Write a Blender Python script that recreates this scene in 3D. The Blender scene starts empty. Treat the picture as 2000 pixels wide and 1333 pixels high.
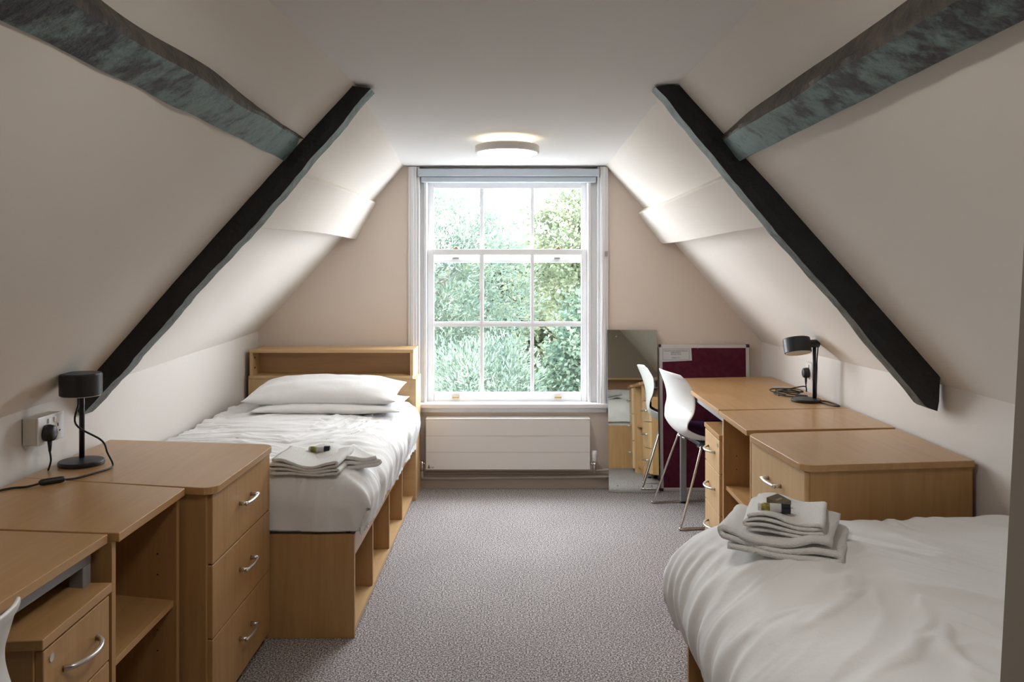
import bpy, math, random
from mathutils import Vector, Matrix, noise
PI = math.pi
sc = bpy.context.scene
COL = sc.collection

# ------------------------------------------------------------------ camera, sky, exposure
cam_d = bpy.data.cameras.new('camera'); cam = bpy.data.objects.new('camera', cam_d); COL.objects.link(cam)
cam.location = (0, 0, 1.33); cam.rotation_euler = (PI/2, 0, 0)
cam_d.sensor_width = 36; cam_d.lens = 1592/2000*36; cam_d.shift_y = -0.0655
cam_d.clip_start = 0.02; cam_d.clip_end = 200
sc.camera = cam
w = bpy.data.worlds.new('overcast_sky'); sc.world = w; w.use_nodes = True
bg = w.node_tree.nodes['Background']
bg.inputs['Color'].default_value = (0.87, 0.92, 1.0, 1)
bg.inputs['Strength'].default_value = 16.5
sc.view_settings.view_transform = 'Standard'; sc.view_settings.look = 'None'
sc.view_settings.gamma = 1; sc.view_settings.use_curve_mapping = False
sc.view_settings.exposure = 0.55
LAMP_GLOW = 24.0
# light portal in the window opening: it gives no light, it only guides the sampling of the sky
pl = bpy.data.lights.new('window_portal', 'AREA'); pl.shape = 'RECTANGLE'; pl.size = 1.12; pl.size_y = 1.45
pl.cycles.is_portal = True
po = bpy.data.objects.new('window_portal', pl); COL.objects.link(po)
po.location = (-0.03, 5.30, 1.22); po.rotation_euler = (-PI/2, 0, 0)

# ------------------------------------------------------------------ materials
def _n(nt, t, **kw):
    n = nt.nodes.new(t)
    for k, v in kw.items(): setattr(n, k, v)
    return n
def base_mat(name, color, rough=.6, metal=0., spec=.5):
    m = bpy.data.materials.new(name); m.use_nodes = True
    b = m.node_tree.nodes['Principled BSDF']
    b.inputs['Base Color'].default_value = (*color, 1); b.inputs['Roughness'].default_value = rough
    b.inputs['Metallic'].default_value = metal; b.inputs['Specular IOR Level'].default_value = spec
    return m, m.node_tree, b
def add_bump(nt, b, scale, strength, dist=.01, detail=3, stretch=(1,1,1)):
    tc = _n(nt, 'ShaderNodeTexCoord'); mp = _n(nt, 'ShaderNodeMapping'); mp.inputs['Scale'].default_value = stretch
    ns = _n(nt, 'ShaderNodeTexNoise'); ns.inputs['Scale'].default_value = scale; ns.inputs['Detail'].default_value = detail
    bp = _n(nt, 'ShaderNodeBump'); bp.inputs['Strength'].default_value = strength; bp.inputs['Distance'].default_value = dist
    nt.links.new(tc.outputs['Object'], mp.inputs[0]); nt.links.new(mp.outputs[0], ns.inputs['Vector'])
    nt.links.new(ns.outputs[0], bp.inputs['Height']); nt.links.new(bp.outputs[0], b.inputs['Normal'])
    return ns
def mat(name, color, rough=.6, metal=0., spec=.5, bump=None):
    m, nt, b = base_mat(name, color, rough, metal, spec)
    if bump: add_bump(nt, b, *bump)
    return m
def mottled(name, c1, c2, scale, rough=.6, lo=.35, hi=.65, detail=4, bump=None, spec=.5, stretch=(1,1,1), dist=0.):
    m, nt, b = base_mat(name, c1, rough, 0, spec)
    tc = _n(nt, 'ShaderNodeTexCoord'); mp = _n(nt, 'ShaderNodeMapping'); mp.inputs['Scale'].default_value = stretch
    ns = _n(nt, 'ShaderNodeTexNoise'); ns.inputs['Scale'].default_value = scale; ns.inputs['Detail'].default_value = detail
    ns.inputs['Distortion'].default_value = dist
    cr = _n(nt, 'ShaderNodeValToRGB'); cr.color_ramp.elements[0].position = lo; cr.color_ramp.elements[1].position = hi
    cr.color_ramp.elements[0].color = (*c1, 1); cr.color_ramp.elements[1].color = (*c2, 1)
    nt.links.new(tc.outputs['Object'], mp.inputs[0]); nt.links.new(mp.outputs[0], ns.inputs['Vector'])
    nt.links.new(ns.outputs[0], cr.inputs[0]); nt.links.new(cr.outputs[0], b.inputs['Base Color'])
    if bump:
        add_bump(nt, b, *bump)
    return m
def wood(name, c1, c2, axis):
    st = {'x': (1.2, 16, 16), 'y': (16, 1.2, 16), 'z': (16, 16, 1.2)}[axis]
    return mottled(name, c1, c2, 2.2, .30 if axis == 'y' else .42, .3, .72, 5, (40, .05, .002, 3, st), .5, st, .6)
M = {}
M['plaster'] = mat('white_plaster', (.76, .715, .66), .85, 0, .2, (2.2, .35, .03))
M['ceiling'] = mat('ceiling_paint', (.82, .81, .80), .85, 0, .2, (3, .12, .02))
M['magnolia'] = mat('magnolia_wall', (.76, .655, .575), .85, 0, .2, (3, .12, .02))
M['cream'] = mat('cream_wall', (.69, .645, .60), .85, 0, .2, (3, .2, .02))
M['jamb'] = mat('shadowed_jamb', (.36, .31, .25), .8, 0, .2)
M['skirt'] = mat('skirting_paint', (.50, .43, .37), .6, 0, .3)
M['white'] = mat('white_gloss_paint', (.80, .80, .81), .4, 0, .4)
M['blind'] = mat('blind_fabric', (.56, .63, .69), .7, 0, .3)
M['rad'] = mat('radiator_enamel', (.74, .71, .68), .35, 0, .5)
M['rad_line'] = mat('radiator_groove', (.40, .38, .36), .5)
M['oak_y'] = wood('oak_laminate_along', (.44, .245, .098), (.51, .30, .130), 'y')
M['oak_x'] = wood('oak_laminate_across', (.44, .245, .098), (.51, .30, .130), 'x')
M['oak_z'] = wood('oak_laminate_upright', (.41, .225, .085), (.49, .285, .120), 'z')
M['oak_edge'] = wood('oak_edge_band', (.40, .24, .14), (.46, .29, .17), 'y')
M['beech_z'] = wood('pale_beech_upright', (.54, .345, .165), (.61, .405, .205), 'z')
M['beech_y'] = wood('pale_beech_along', (.54, .345, .165), (.61, .405, .205), 'y')
M['beech_x'] = wood('pale_beech_across', (.54, .345, .165), (.61, .405, .205), 'x')
M['shade'] = mat('black_lamp_metal', (.012, .013, .016), .42, .0, .5)
M['black'] = mat('black_plastic', (.012, .012, .013), .45, 0, .5)
M['cable'] = mat('black_cable', (.010, .010, .011), .5)
M['linen'] = mat('white_cotton', (.80, .795, .79), .9, 0, .15, (17, .32, .006, 9))
M['towel'] = mat('white_terry', (.82, .81, .79), .95, 0, .05, (260, .9, .004))
M['steel'] = mat('satin_steel', (.62, .60, .56), .32, 1)
M['chrome'] = mat('chrome', (.72, .70, .68), .12, 1)
M['greymetal'] = mat('grey_steel_frame', (.30, .31, .33), .4, .3)
M['alu'] = mat('aluminium_frame', (.66, .64, .63), .4, .4)
M['felt'] = mottled('maroon_felt', (.085, .014, .030), (.115, .020, .040), 30, .95, bump=(500, .3, .001), spec=.1)
M['cap'] = mat('brown_corner_cap', (.03, .015, .015), .5)
M['paper'] = mat('notice_paper', (.62, .61, .62), .7)
M['ink'] = mat('printed_ink', (.10, .10, .11), .8)
M['shell'] = mat('white_polypropylene', (.78, .775, .76), .38, 0, .5)
M['purple'] = mat('purple_fabric', (.062, .018, .062), .95, 0, .1, (400, .4, .001))
M['underseat'] = mat('dark_underseat', (.05, .06, .065), .5)
M['brass'] = mat('brass', (.50, .38, .20), .35, 1)
M['socket'] = mat('socket_plastic', (.76, .75, .74), .35, 0, .5)
M['box'] = mat('surface_box_plastic', (.60, .56, .50), .5)
M['pipe'] = mat('painted_pipe', (.50, .44, .38), .45)
M['mirror'] = mat('mirror_glass', (.70, .72, .68), .02, 1)
M['red'] = mat('red_pin', (.5, .03, .06), .3)
M['soapbox'] = mat('olive_brown_card', (.115, .088, .05), .5)
M['gold'] = mat('pale_print', (.34, .28, .17), .5)
M['olive'] = mottled('olive_label', (.16, .15, .02), (.33, .30, .05), 120, .5)
M['navy'] = mat('dark_cap', (.008, .010, .02), .35)
M['rawwood'] = mat('raw_board_edge', (.10, .055, .03), .8)
M['hole'] = mat('dark_hole', (.02, .015, .012), .9)
M['carpet'] = None
# carpet: flecked loop pile
def carpet():
    m, nt, b = base_mat('flecked_carpet', (.2,.18,.17), .98, 0, .05)
    tc = _n(nt, 'ShaderNodeTexCoord')
    a = _n(nt, 'ShaderNodeTexNoise'); a.inputs['Scale'].default_value = 170; a.inputs['Detail'].default_value = 3
    v = _n(nt, 'ShaderNodeTexNoise'); v.inputs['Scale'].default_value = 2.0; v.inputs['Detail'].default_value = 2
    cr = _n(nt, 'ShaderNodeValToRGB')
    cr.color_ramp.elements[0].position = .40; cr.color_ramp.elements[0].color = (.155, .130, .125, 1)
    cr.color_ramp.elements[1].position = .62; cr.color_ramp.elements[1].color = (.74, .70, .70, 1)
    e = cr.color_ramp.elements.new(.52); e.color = (.40, .365, .36, 1)
    mx = _n(nt, 'ShaderNodeMix', data_type='RGBA', blend_type='MULTIPLY'); mx.inputs[0].default_value = .25
    nt.links.new(tc.outputs['Object'], a.inputs['Vector']); nt.links.new(tc.outputs['Object'], v.inputs['Vector'])
    nt.links.new(a.outputs[0], cr.inputs[0]); nt.links.new(cr.outputs[0], mx.inputs[6]); nt.links.new(v.outputs[0], mx.inputs[7])
    nt.links.new(mx.outputs[2], b.inputs['Base Color'])
    bp = _n(nt, 'ShaderNodeBump'); bp.inputs['Strength'].default_value = .8; bp.inputs['Distance'].default_value = .004
    nt.links.new(a.outputs[0], bp.inputs['Height']); nt.links.new(bp.outputs[0], b.inputs['Normal'])
    return m
M['carpet'] = carpet()
# old painted timber: worn teal over black with brown showing on the waney side
def timber(name, teal, dark, lo, hi, wear=False):
    m, nt, b = base_mat(name, dark, .5, 0, .5)
    tc = _n(nt, 'ShaderNodeTexCoord')
    a = _n(nt, 'ShaderNodeTexNoise'); a.inputs['Scale'].default_value = 13; a.inputs['Detail'].default_value = 8; a.inputs['Roughness'].default_value = .68
    nt.links.new(tc.outputs['Object'], a.inputs['Vector']); fac = a.outputs[0]
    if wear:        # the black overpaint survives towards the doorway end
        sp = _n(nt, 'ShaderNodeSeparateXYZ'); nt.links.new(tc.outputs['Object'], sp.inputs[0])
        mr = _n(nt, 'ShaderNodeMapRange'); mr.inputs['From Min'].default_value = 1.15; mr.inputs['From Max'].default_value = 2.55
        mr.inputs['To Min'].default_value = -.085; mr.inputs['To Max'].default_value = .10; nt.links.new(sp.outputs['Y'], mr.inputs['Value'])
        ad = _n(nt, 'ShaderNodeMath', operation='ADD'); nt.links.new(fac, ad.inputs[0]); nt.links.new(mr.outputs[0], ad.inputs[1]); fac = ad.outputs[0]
    cr = _n(nt, 'ShaderNodeValToRGB')
    cr.color_ramp.elements[0].position = lo; cr.color_ramp.elements[0].color = (*dark, 1)
    cr.color_ramp.elements[1].position = hi; cr.color_ramp.elements[1].color = (*teal, 1)
    nt.links.new(fac, cr.inputs[0])
    v = _n(nt, 'ShaderNodeTexVoronoi', feature='DISTANCE_TO_EDGE'); v.inputs['Scale'].default_value = 11
    w_ = _n(nt, 'ShaderNodeMapRange'); w_.inputs['From Max'].default_value = .035; w_.inputs['To Min'].default_value = .35
    c = _n(nt, 'ShaderNodeTexNoise'); c.inputs['Scale'].default_value = 34; c.inputs['Detail'].default_value = 6
    nt.links.new(tc.outputs['Object'], c.inputs['Vector'])
    mxv = _n(nt, 'ShaderNodeMix', data_type='VECTOR'); mxv.inputs[0].default_value = .12
    nt.links.new(tc.outputs['Object'], mxv.inputs[4]); nt.links.new(c.outputs[1], mxv.inputs[5]); nt.links.new(mxv.outputs[1], v.inputs['Vector'])
    nt.links.new(v.outputs[0], w_.inputs['Value'])
    mx = _n(nt, 'ShaderNodeMix', data_type='RGBA', blend_type='MULTIPLY'); mx.inputs[0].default_value = .6 if wear else .2
    nt.links.new(cr.outputs[0], mx.inputs[6]); nt.links.new(w_.outputs[0], mx.inputs[7]); nt.links.new(mx.outputs[2], b.inputs['Base Color'])
    bp = _n(nt, 'ShaderNodeBump'); bp.inputs['Strength'].default_value = .8; bp.inputs['Distance'].default_value = .008
    nt.links.new(c.outputs[0], bp.inputs['Height']); nt.links.new(bp.outputs[0], b.inputs['Normal'])
    return m
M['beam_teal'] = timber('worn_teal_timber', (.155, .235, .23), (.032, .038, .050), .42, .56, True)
M['beam_brown'] = timber('waney_brown_timber', (.085, .070, .055), (.022, .018, .017), .40, .62)
M['beam_backlit'] = timber('backlit_dark_timber', (.014, .015, .017), (.006, .006, .007), .35, .6)  # rafter side facing the camera: its backlit shade is put into the colour
M['beam_window_lit'] = timber('window_lit_teal_timber', (.10, .135, .135), (.05, .052, .055), .38, .55)  # rafter underside: window light put into a lighter colour
def glass():
    m = bpy.data.materials.new('window_glass'); m.use_nodes = True; nt = m.node_tree; nt.nodes.clear()
    o = _n(nt, 'ShaderNodeOutputMaterial'); t = _n(nt, 'ShaderNodeBsdfTransparent'); g = _n(nt, 'ShaderNodeBsdfGlossy')
    g.inputs['Roughness'].default_value = .02; t.inputs[0].default_value = (.97, .985, .975, 1)
    x = _n(nt, 'ShaderNodeMixShader'); x.inputs[0].default_value = .05
    nt.links.new(t.outputs[0], x.inputs[1]); nt.links.new(g.outputs[0], x.inputs[2]); nt.links.new(x.outputs[0], o.inputs[0])
    return m
M['glass'] = glass()
def emis(name, c, s):
    m, nt, b = base_mat(name, (.8, .8, .8), .5)
    b.inputs['Emission Color'].default_value = (*c, 1); b.inputs['Emission Strength'].default_value = s
    return m
M['diffuser'] = emis('lit_diffuser', (1, .95, .88), LAMP_GLOW)
M['halo'] = emis('lit_halo_ring', (1, .86, .62), 2.4)
M['lamp_rim'] = mat('lamp_rim', (.86, .84, .81), .5)
M['opal'] = mat('opal_diffuser', (.72, .68, .60), .5)
def leafm(name, c1, c2):
    m, nt, b = base_mat(name, c1, .75, 0, .2)
    oi = _n(nt, 'ShaderNodeTexCoord'); ns = _n(nt, 'ShaderNodeTexNoise'); ns.inputs['Scale'].default_value = 2.5; ns.inputs['Detail'].default_value = 5
    cr = _n(nt, 'ShaderNodeValToRGB'); cr.color_ramp.elements[0].position = .35; cr.color_ramp.elements[1].position = .65
    cr.color_ramp.elements[0].color = (*c1, 1); cr.color_ramp.elements[1].color = (*c2, 1)
    nt.links.new(oi.outputs['Object'], ns.inputs['Vector']); nt.links.new(ns.outputs[0], cr.inputs[0]); nt.links.new(cr.outputs[0], b.inputs['Base Color'])
    tr = _n(nt, 'ShaderNodeBsdfTranslucent'); nt.links.new(cr.outputs[0], tr.inputs[0])
    mx = _n(nt, 'ShaderNodeMixShader'); mx.inputs[0].default_value = .35
    out = nt.nodes['Material Output']
    nt.links.new(b.outputs[0], mx.inputs[1]); nt.links.new(tr.outputs[0], mx.inputs[2]); nt.links.new(mx.outputs[0], out.inputs[0])
    return m
M['needles'] = leafm('blue_green_needles', (.066, .100, .080), (.125, .160, .118))
M['leaf_a'] = leafm('yellow_green_leaves', (.085, .112, .066), (.155, .172, .105))
M['leaf_b'] = leafm('deep_green_leaves', (.050, .085, .062), (.105, .142, .095))
M['bark'] = mat('bark', (.10, .085, .07), .9)
M['bounce_ground'] = mat('light_bounce_ground', (.27, .265, .25), .95)  # ground out of view, made pale to bounce daylight onto the ceiling
M['render'] = mat('outside_brick', (.30, .20, .15), .9)

# ------------------------------------------------------------------ mesh helpers
class MB:
    def __init__(s): s.v = []; s.f = []; s.m = []; s.cur = 0
    def add(s, vs, fs):
        o = len(s.v); s.v += [tuple(p) for p in vs]
        for f in fs: s.f.append(tuple(i+o for i in f)); s.m.append(s.cur)
        return s
    def hexa(s, b, t):     # four bottom points and four top points
        return s.add(list(b)+list(t), [(3,2,1,0),(4,5,6,7),(0,1,5,4),(1,2,6,5),(2,3,7,6),(3,0,4,7)])
    def box(s, x0, x1, y0, y1, z0, z1):
        return s.hexa([(x0,y0,z0),(x1,y0,z0),(x1,y1,z0),(x0,y1,z0)], [(x0,y0,z1),(x1,y0,z1),(x1,y1,z1),(x0,y1,z1)])
    def prism(s, poly, z0, z1):
        n = len(poly)
        return s.add([(x,y,z0) for x,y in poly]+[(x,y,z1) for x,y in poly],
                     [tuple(range(n-1,-1,-1)), tuple(range(n,2*n))]+[(i,(i+1)%n,n+(i+1)%n,n+i) for i in range(n)])
    def tube(s, pts, r, n=10, closed=False):
        pts = [Vector(p) for p in pts]; k = len(pts); vs = []; fs = []
        rr = r if isinstance(r, (list, tuple)) else [r]*k
        up = None
        for i, p in enumerate(pts):
            if closed: t = pts[(i+1)%k]-pts[i-1]
            else: t = pts[min(i+1,k-1)]-pts[max(i-1,0)]
            t.normalize()
            if up is None:
                up = Vector((0,0,1)) if abs(t.z) < .9 else Vector((1,0,0))
            a = (up - t*up.dot(t)).normalized(); up = a; b = t.cross(a)
            for j in range(n):
                q = 2*PI*j/n; vs.append(p + a*math.cos(q)*rr[i] + b*math.sin(q)*rr[i])
        m = k if closed else k-1
        for i in range(m):
            for j in range(n):
                A=i*n+j; B=i*n+(j+1)%n; C=((i+1)%k)*n+(j+1)%n; D=((i+1)%k)*n+j
                fs.append((A,B,C,D))
        if not closed: fs.append(tuple(range(n-1,-1,-1))); fs.append(tuple(range((k-1)*n, k*n)))
        return s.add(vs, fs)
    def lathe(s, c, prof, n=40):
        vs = []; fs = []; k = len(prof)
        for r, z in prof:
            for j in range(n):
                q = 2*PI*j/n; vs.append((c[0]+r*math.cos(q), c[1]+r*math.sin(q), c[2]+z))
        for i in range(k-1):
            for j in range(n): fs.append((i*n+j, i*n+(j+1)%n, (i+1)*n+(j+1)%n, (i+1)*n+j))
        fs.append(tuple(range(n-1,-1,-1))); fs.append(tuple(range((k-1)*n, k*n)))
        return s.add(vs, fs)
    def grid(s, nu, nv, fn):
        vs = [fn(i/nu, j/nv) for i in range(nu+1) for j in range(nv+1)]
        return s.add(vs, [(i*(nv+1)+j, (i+1)*(nv+1)+j, (i+1)*(nv+1)+j+1, i*(nv+1)+j+1) for i in range(nu) for j in range(nv)])
    def build(s, name, m, parent=None, smooth=False, bevel=0., solid=None, subd=0, flip=True):
        me = bpy.data.meshes.new(name)
        off = Vector((0,0,0))
        p = parent
        while p is not None: off += Vector(p.location); p = p.parent
        me.from_pydata([tuple(Vector(q)-off) for q in s.v], [], s.f)
        ms = m if isinstance(m, (list, tuple)) else [m]
        for x in ms: me.materials.append(x)
        if len(ms) > 1: me.polygons.foreach_set('material_index', s.m)
        if smooth: me.polygons.foreach_set('use_smooth', [True]*len(me.polygons))
        me.update()
        if flip:
            import bmesh
            bm = bmesh.new(); bm.from_mesh(me); bmesh.ops.recalc_face_normals(bm, faces=bm.faces); bm.to_mesh(me); bm.free()
        o = bpy.data.objects.new(name, me); COL.objects.link(o)
        if parent is not None: o.parent = parent
        if solid:
            q = o.modifiers.new('s', 'SOLIDIFY'); q.thickness = solid[0]; q.offset = solid[1]
        if bevel:
            q = o.modifiers.new('b', 'BEVEL'); q.width = bevel; q.segments = 2; q.limit_method = 'ANGLE'; q.angle_limit = .6
        if subd:
            q = o.modifiers.new('u', 'SUBSURF'); q.levels = subd; q.render_levels = subd
        return o
def tag(o, label, cat, group=None, kind=None):
    if label: o['label'] = label
    if cat: o['category'] = cat
    if group: o['group'] = group
    if kind: o['kind'] = kind
    return o
def thing(name, loc, label, cat, group=None):
    o = bpy.data.objects.new(name, None); COL.objects.link(o); o.location = loc; o.empty_display_size = .05
    return tag(o, label, cat, group)
def struct(o, label=None):
    o['kind'] = 'structure'
    if label: o['label'] = label
    return o
def N(x, y, z, s=1.): return noise.noise(Vector((x*s, y*s, z*s)))
def lerp(a, b, t): return tuple(a[i]+(b[i]-a[i])*t for i in range(len(a)))
def smooth_path(pts, k=6):
    P = [Vector(p) for p in pts]; out = []
    for i in range(len(P)-1):
        a = P[max(i-1,0)]; b = P[i]; c = P[i+1]; d = P[min(i+2,len(P)-1)]
        for j in range(k):
            t = j/k; out.append(.5*((2*b)+(c-a)*t+(2*a-5*b+4*c-d)*t*t+(3*b-a-3*c+d)*t**3))
    out.append(P[-1]); return out

# ------------------------------------------------------------------ room shell
Y1 = 5.07; YF = .47
YS = [(.47), 2.0, 2.87, 2.96, 5.12]
L_ = {.47: (-.60, -1.47, .895), 2.0: (-.597, -1.495, .90), 2.87: (-.553, -1.53, .91), 2.96: (-.553, -1.533, .915), 5.12: (-.681, -1.58, .975)}
R_ = {.47: (.606, 1.50, .925), 2.0: (.604, 1.522, .93), 2.87: (.583, 1.535, .935), 2.96: (.560, 1.537, .932), 5.12: (.585, 1.552, .905)}
def sta(D, y):
    ks = YS
    for a, b in zip(ks, ks[1:]):
        if a <= y <= b: return lerp(D[a], D[b], (y-a)/(b-a))
    return D[ks[0]] if y < ks[0] else D[ks[-1]]
def ys(n=46):
    out = sorted(set([round(YF+(5.12-YF)*i/n, 4) for i in range(n+1)]+YS)); return out
def slope_pt(D, y, t):                       # t = 0 at the ceiling line, 1 at the knee line
    xc, xk, zk = sta(D, y); sg = -1 if xk < 0 else 1
    x = xc+(xk-xc)*t; z = 2.0+(zk-2.0)*t
    bulge = .012*math.sin(PI*min(max(t, 0), 1))*math.sin(1.7*y+sg)
    return (x-sg*.7*bulge, z-.7*bulge)
def slope(name, D, y0, y1):
    mb = MB(); Y = [y for y in ys() if y0-1e-6 <= y <= y1+1e-6]; nt_ = 26; vs = []
    for y in Y:
        for j in range(nt_+1):
            x, z = slope_pt(D, y, -.05+1.08*j/nt_)
            vs.append((x, y, z+.004*N(x, y, z, 2.2)))
    mb.add(vs, [(i*(nt_+1)+j, (i+1)*(nt_+1)+j, (i+1)*(nt_+1)+j+1, i*(nt_+1)+j+1) for i in range(len(Y)-1) for j in range(nt_)])
    return struct(mb.build(name, M['plaster'], smooth=True))
def raw_wall(name, D):
    mb = MB(); Y = ys()
    for a, b in zip(Y, Y[1:]):
        for j in range(6):
            A = sta(D, a); B = sta(D, b)
            mb.add([(A[1], a, (A[2]+.04)*j/6), (B[1], b, (B[2]+.04)*j/6), (B[1], b, (B[2]+.04)*(j+1)/6), (A[1], a, (A[2]+.04)*(j+1)/6)], [(0,1,2,3)])
    return struct(mb.build(name, M['cream']))
raw_wall('wall_left', L_); raw_wall('wall_right', R_)
slope('ceiling_slope_left', L_, .4, 5.2); slope('ceiling_slope_right', R_, .4, 5.2)
mb = MB(); Y = ys()
mb.add([p for y in Y for p in ((sta(L_, y)[0]-.06, y, 2.0), (sta(R_, y)[0]+.06, y, 2.0))], [(2*i, 2*i+1, 2*i+3, 2*i+2) for i in range(len(Y)-1)])
struct(mb.build('ceiling', M['ceiling']))
struct(MB().box(-1.75, 1.75, -1.6, 5.3, -.06, 0).build('floor', M['carpet']))
# window wall with its opening, and the outer skin
mb = MB(); mb.box(-1.75, -.60, 5.07, 5.36, -.06, 2.15); mb.box(.553, 1.75, 5.07, 5.36, -.06, 2.15)
mb.box(-.60, .553, 5.07, 5.36, -.06, .50); mb.box(-.60, .553, 5.07, 5.36, 1.997, 2.15)
struct(mb.build('wall_window', M['magnolia']))
# entrance side: wall with the doorway the picture was taken through
ZT = 2.1
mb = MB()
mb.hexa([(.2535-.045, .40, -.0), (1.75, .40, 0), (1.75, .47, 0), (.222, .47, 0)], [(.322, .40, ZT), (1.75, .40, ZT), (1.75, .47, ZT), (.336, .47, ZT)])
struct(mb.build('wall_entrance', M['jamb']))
mb = MB(); mb.box(-1.75, -.62, .40, .47, 0, ZT); mb.box(-.62, .34, .40, .47, 1.98, ZT)
struct(mb.build('wall_entrance.001', M['cream']))
mb = MB(); mb.box(-1.75, -1.70, -1.6, .40, 0, 2.1); mb.box(1.70, 1.75, -1.6, .40, 0, 2.1); mb.box(-1.75, 1.75, -1.66, -1.6, 0, 2.1)
struct(mb.build('wall_landing', M['cream']))
struct(MB().box(-1.75, 1.75, -1.66, .47, 2.1, 2.16).build('ceiling_landing', M['ceiling']))
# skirting
mb = MB(); mb.box(-.57, 1.56, 5.045, 5.07, 0, .088); mb.box(-.57, 1.56, 5.055, 5.07, .088, .10)
struct(mb.build('baseboard_window', M['skirt'], bevel=.003))
# boxed-in purlins of the bay by the window
def boxed(name, pts_near, pts_far, D, parts):
    up, lo = pts_near; fu, fl = pts_far; yn, yf = 2.963, 5.068
    sg = -1 if up[0] < 0 else 1
    def back(p, k=.10): return (p[0]+sg*.75*k, p[1]+.66*k)
    mb = MB(); n = 16; vs = []
    for i in range(n+1):
        t = i/n; y = yn+(yf-yn)*t; u = lerp(up, fu, t); l = lerp(lo, fl, t)
        w_ = .006*math.sin(5*t+sg)
        bu = back(u, .11); bl = back(l, .16)
        vs += [(bu[0], y, bu[1]+w_), (u[0], y, u[1]+w_), (l[0], y, l[1]+w_), (bl[0], y, bl[1]+w_)]
    fs = [(4*i+j, 4*i+4+j, 4*i+4+(j+1)%4, 4*i+(j+1)%4) for i in range(n) for j in range(4)] + [(0,1,2,3), (4*n+3, 4*n+2, 4*n+1, 4*n)]
    mb.add(vs, fs)
    o = struct(mb.build(name, M['plaster'], bevel=.006))
    return o
b1 = boxed('trim_1', ((-.785, 1.695), (-.938, 1.500)), ((-.844, 1.776), (-.971, 1.547)), L_, None)
b2 = boxed('trim_2', ((.798, 1.683), (.957, 1.497)), ((.783, 1.709), (.930, 1.518)), R_, None)
# raw edge of the left board
mb = MB(); A = (-.783, 1.697); B = (-.937, 1.499)
mb.hexa([(A[0], 2.945, A[1]), (A[0]-.015, 2.945, A[1]+.012), (A[0]-.015, 2.962, A[1]+.012), (A[0], 2.962, A[1])],
        [(B[0], 2.945, B[1]), (B[0]-.015, 2.945, B[1]+.012), (B[0]-.015, 2.962, B[1]+.012), (B[0], 2.962, B[1])])
struct(mb.build('trim_3', M['rawwood']))

# ------------------------------------------------------------------ window
win = struct(bpy.data.objects.new('window_1', None)); COL.objects.link(win); win.location = (-.03, 5.15, .5)
mb = MB()
mb.box(-.643, -.590, 5.045, 5.072, .50, 1.997); mb.box(-.590, -.573, 5.055, 5.072, .50, 1.997)
mb.box(-.628, -.606, 5.037, 5.047, .50, 1.997)
mb.box(.545, .596, 5.045, 5.072, .50, 1.997); mb.box(.530, .545, 5.055, 5.072, .50, 1.997); mb.box(.562, .582, 5.037, 5.047, .50, 1.997)
mb.build('architrave', M['white'], win, bevel=.004)
mb = MB()
mb.box(-.600, -.534, 5.10, 5.36, .50, 1.997); mb.box(.475, .553, 5.10, 5.36, .50, 1.997)
mb.box(-.574, -.60, 5.07, 5.12, .5, 1.99); mb.box(.531, .553, 5.07, 5.12, .5, 1.99)
mb.box(-.55, -.534, 5.085, 5.10, .52, 1.95); mb.box(.475, .492, 5.085, 5.10, .52, 1.95)
mb.box(-.60, .553, 5.10, 5.36, 1.93, 1.997); mb.box(-.60, .553, 5.14, 5.36, .495, .515)
mb.build('sash_box', M['white'], win, bevel=.003)
mb = MB(); mb.box(-.655, .600, 5.025, 5.16, .500, .528); mb.box(-.64, .59, 5.05, 5.075, .470, .500)
mb.build('window_sill', M['white'], win, bevel=.006)
def sash(name, y0, y1, xo, zo, cols, rows):
    zf = zo
    mb = MB()
    xs = [xo[0]]+[c for p in cols for c in p]+[xo[1]]
    mb.box(xo[0], cols[0][0], y0, y1, zf[0], zf[1]); mb.box(cols[-1][1], xo[1], y0, y1, zf[0], zf[1])
    mb.box(cols[0][0], cols[-1][1], y0, y1, zf[0], rows[0][0]); mb.box(cols[0][0], cols[-1][1], y0, y1, rows[-1][1], zf[1])
    s = mb.build(name, M['white'], win, bevel=.004)
    mb = MB()
    for a, b in zip(cols, cols[1:]):
        x = (a[1]+b[0])/2; mb.box(a[1], b[0], y0+.012, y1-.008, rows[0][0], rows[-1][1]); mb.box(x-.005, x+.005, y0+.002, y0+.012, rows[0][0], rows[-1][1])
    for a, b in zip(rows, rows[1:]):
        z = (a[1]+b[0])/2; mb.box(cols[0][0], cols[-1][1], y0+.013, y1-.009, a[1], b[0]); mb.box(cols[0][0], cols[-1][1], y0+.003, y0+.013, z-.005, z+.005)
    mb.build('glazing_bars', M['white'], s)
    mb = MB(); ym = (y0+y1)/2+.004
    for c in cols:
        for r in rows: mb.add([(c[0], ym, r[0]), (c[1], ym, r[0]), (c[1], ym, r[1]), (c[0], ym, r[1])], [(0,1,2,3)])
    mb.build('window_pane', M['glass'], s, flip=False)
    return s
k = .003235
lower = sash('lower_sash', 5.135, 5.17, (-.534, .475), (.517, 1.487), [(-.492, -.204), (-.178, .116), (.139, .437)], [(.583, .997), (1.029, 1.450)])
upper = sash('upper_sash', 5.185, 5.22, (-.540, .482), (1.403, 1.935), [(-.496, -.206), (-.180, .1176), (.1404, .441)], [(1.451, 1.875)])
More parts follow.
